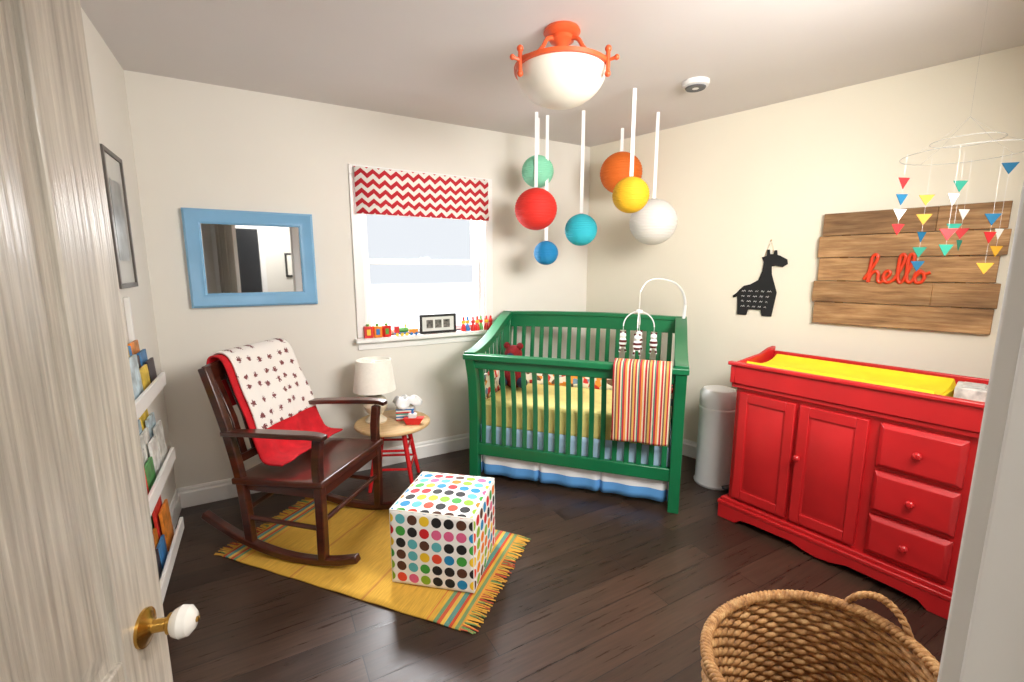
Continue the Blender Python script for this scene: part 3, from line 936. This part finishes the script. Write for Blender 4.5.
# ------------------------------------------------------------------ paper lanterns
def lantern(x, y, z, r, col):
    e = emp('paper_lantern', (x, y, z))
    mm = mat('lantern_paper', C(*col), .7, var=.03, scale=3)
    w = MB(); N = 96
    w.lathe([((r+ .0022*math.sin(k/N*pi*44))*math.sin(.12+(pi-.24)*k/N), -(r*.97)*math.cos(.12+(pi-.24)*k/N)) for k in range(N+1)], seg=48)
    w.done('globe', mm, e, smooth=80)
    w = MB(); w.b2(-.011, .011, -.0006, .0006, r*.95, H-z-.001)
    w.done('ribbon', M_string, e, rz=-29)
    w = MB(); w.sweep([(r*.12*math.cos(a), r*.12*math.sin(a), r*.965) for a in [2*pi*k/20 for k in range(20)]], .002, 6, closed=True); w.done('wire_ring', M_blackrail, e)
lantern(2.276, -.412, 2.09, .110, (132, 208, 174))
lantern(2.203, -.509, 1.822, .142, (220, 42, 32))
lantern(2.299, -.494, 1.533, .085, (14, 124, 178))
lantern(2.454, -.683, 1.683, .108, (40, 174, 192))
lantern(2.933, -.527, 2.124, .152, (220, 106, 24))
lantern(2.481, -1.115, 1.853, .106, (228, 178, 30))
lantern(2.90, -.898, 1.737, .156, (218, 215, 211))

# ------------------------------------------------------------------ triangle mobile
tm = emp('triangle_mobile', (3.044, -2.405, 0), -29)
w = MB()
for (r, z) in ((.20, 1.88), (.11, 1.93)):
    w.sweep([(r*math.cos(a), r*math.sin(a), z) for a in [2*pi*k/48 for k in range(48)]], .0013, 6, closed=True)
w.sweep([(0, 0, 2.02), (0, 0, H)], .0003, 5)
for k in range(4):
    a = k*pi/2
    w.sweep([(0, 0, 2.02), (.11*math.cos(a), .11*math.sin(a), 1.93), (.20*math.cos(a), .20*math.sin(a), 1.88)], .0004, 5)
w.done('hoops', M_wire, tm)
tcol = [mat('tri_%d' % i, c, .6, var=.03) for i, c in enumerate([C(190, 36, 40), C(20, 100, 138), C(220, 166, 46), C(40, 140, 118), C(232, 232, 224)])]
w = MB(); ws = MB()
cols_t = [(-.215, .02, [(1.775, 0), (1.71, 1), (1.65, 4), (1.59, 0)]), (-.135, -.12, [(1.69, 4), (1.56, 0), (1.50, 3)]), (-.04, .10, [(1.72, 2), (1.64, 2), (1.565, 1), (1.50, 3), (1.44, 1)]),
          (.06, -.09, [(1.62, 1), (1.55, 0), (1.43, 2)]), (.13, .10, [(1.66, 4), (1.58, 0), (1.53, 3)]), (.19, 0, [(1.83, 1), (1.57, 4), (1.50, 2)]), (.0, .0, [(1.76, 3), (1.59, 3)])]
for x, y, ts in cols_t:
    ws.sweep([(x, y, min(t[0] for t in ts)), (x, y, 1.885)], .0005, 4)
    for z, ci in ts:
        a = random.uniform(-.5, .5); h = .028
        c, s_ = math.cos(a), math.sin(a)
        tri = [(-h, .6*h), (h, .6*h), (0, -h)]
        vs = [(x+p*c, y+p*s_-.001, z+q) for p, q in tri]+[(x+p*c, y+p*s_+.001, z+q) for p, q in tri]
        w.add(vs, [(0, 1, 2), (5, 4, 3), (0, 1, 4, 3), (1, 2, 5, 4), (2, 0, 3, 5)], ci)
w.done('triangles', tcol, tm, smooth=0); ws.done('threads', M_string, tm)

# ------------------------------------------------------------------ room door (open)
rd = emp('door_1', (.172, -3.09, 0), 75.0)
w = MB(); DW = .73; T = .035; dz0, dz1 = .012, 2.03
w.b2(0.001, DW-.001, .009, T-.009, dz0, dz1)
cols_x = [(0, .11), (.315, .42), (.625, DW)]
rows_z = [(dz0, .24), (.76, .92), (1.91, dz1)]
for a, b_ in cols_x: w.b2(a, b_, 0, T, dz0, dz1)
for (xa, xb) in ((.11, .315), (.42, .625)):
    for a, b_ in rows_z: w.b2(xa, xb, .0003, T-.0003, a, b_)
    for (za, zb) in ((.24, .76), (.92, 1.91)):
        w.frustum(xa+.012, xb-.012, za+.012, zb-.012, .010, .001, .035)
        w.frustum(xa+.012, xb-.012, za+.012, zb-.012, T-.010, T-.001, .035)
w.done('leaf', M_door, rd, bevel=.003)
w = MB()
for sgn, y0 in ((-1, 0), (1, T)):
    Mx = Matrix.Rotation(-sgn*pi/2, 3, 'X')
    w.lathe([(0, 0), (.026, 0), (.026, .004), (.014, .008), (.009, .012), (.009, .028), (.014, .031), (.014, .035)], (DW-.055, y0, .925), 28, 0, M=Mx)
    w.lathe([(.011, .033), (.018, .038), (.022, .047), (.020, .057), (.012, .064), (0, .066)], (DW-.055, y0, .925), 28, 1, M=Mx)
    w.lathe([(.004, .065), (.004, .068), (0, .069)], (DW-.055, y0, .925), 12, 0, M=Mx)
w.b2(DW-.0005, DW+.0015, .006, T-.006, .885, .965, 0)
w.done('knob', [M_brass, M_porc], rd)

# dark door added to darken the mirror's reflection, and a corridor picture
hd = emp('added_dark_door', (-.35, -4.597, 0))
w = MB(); w.b2(0, .92, .001, .035, 0.01, 2.0); w.done('leaf', mat('dark_door', C(30, 32, 36), .35), hd, bevel=.004)
w = MB(); w.ball((.85, .055, .95), .028); w.done('knob', M_brass, hd)
w = MB(); w.b2(-.07, 0, 0, .02, 0, 2.0); w.b2(.92, .99, 0, .02, 0, 2.0); w.b2(-.07, .99, 0, .02, 2.0, 2.07); w.done('casing', M_trim, hd)
pf = emp('picture_frame', (.90, -4.597, 1.3))
w = MB(); w.b2(-.0, .26, 0, .02, 0, .36); w.done('frame', M_black, pf, bevel=.003)
w = MB(); w.b2(.03, .23, .0201, .024, .03, .33); w.done('print', M_shade, pf)

# ------------------------------------------------------------------ lights / world
wd = bpy.data.worlds.new('sky'); sc.world = wd; wd.use_nodes = True
nt = wd.node_tree; bg = nt.nodes['Background']
bg.inputs['Color'].default_value = (.86, .90, .95, 1); bg.inputs['Strength'].default_value = .92
def area(name, loc, target, size, power, col=(1, 1, 1), size_y=None, spread=180):
    l = bpy.data.lights.new(name, 'AREA'); l.energy = power; l.color = col; l.size = size
    l.spread = math.radians(spread)
    if size_y: l.shape = 'RECTANGLE'; l.size_y = size_y
    o = bpy.data.objects.new(name, l); o.location = loc
    d = Vector(target)-Vector(loc); o.rotation_euler = d.to_track_quat('-Z', 'Y').to_euler()
    sc.collection.objects.link(o)
area('window_daylight', (1.6, .9, 2.3), (2.0, -1.6, .7), 1.4, 270, (.97, .98, 1))
area('added_fill_light', (2.0, -2.98, 1.95), (2.1, -.4, 1.05), 1.1, 50, (1, .965, .91), .6, 150)  # unseen fill lamp added by the front wall to brighten the room
area('hall_lamp', (.7, -3.95, 2.4), (.6, -3.9, 0), .5, 28, (1, .96, .90))
sl = bpy.data.lights.new('sun', 'SUN'); sl.energy = 6; sl.angle = .02; sl.color = (1, .98, .95)
so = bpy.data.objects.new('sun', sl); so.rotation_euler = Vector((.2, .8, -1)).to_track_quat('-Z', 'Y').to_euler(); so.location = (0, 3, 8)
sc.collection.objects.link(so)

# ------------------------------------------------------------------ camera
cam = bpy.data.cameras.new('camera'); co = bpy.data.objects.new('camera', cam); sc.collection.objects.link(co)
cam.sensor_width = 36; cam.lens = 450/1024*36; cam.clip_start = .02
co.location = (.525, -3.18, 1.423)
co.rotation_euler = (math.radians(90-9.1), 0, math.radians(-29.2))
sc.camera = co
sc.view_settings.view_transform = 'Standard'
sc.view_settings.look = 'None'
sc.view_settings.exposure = 0.12
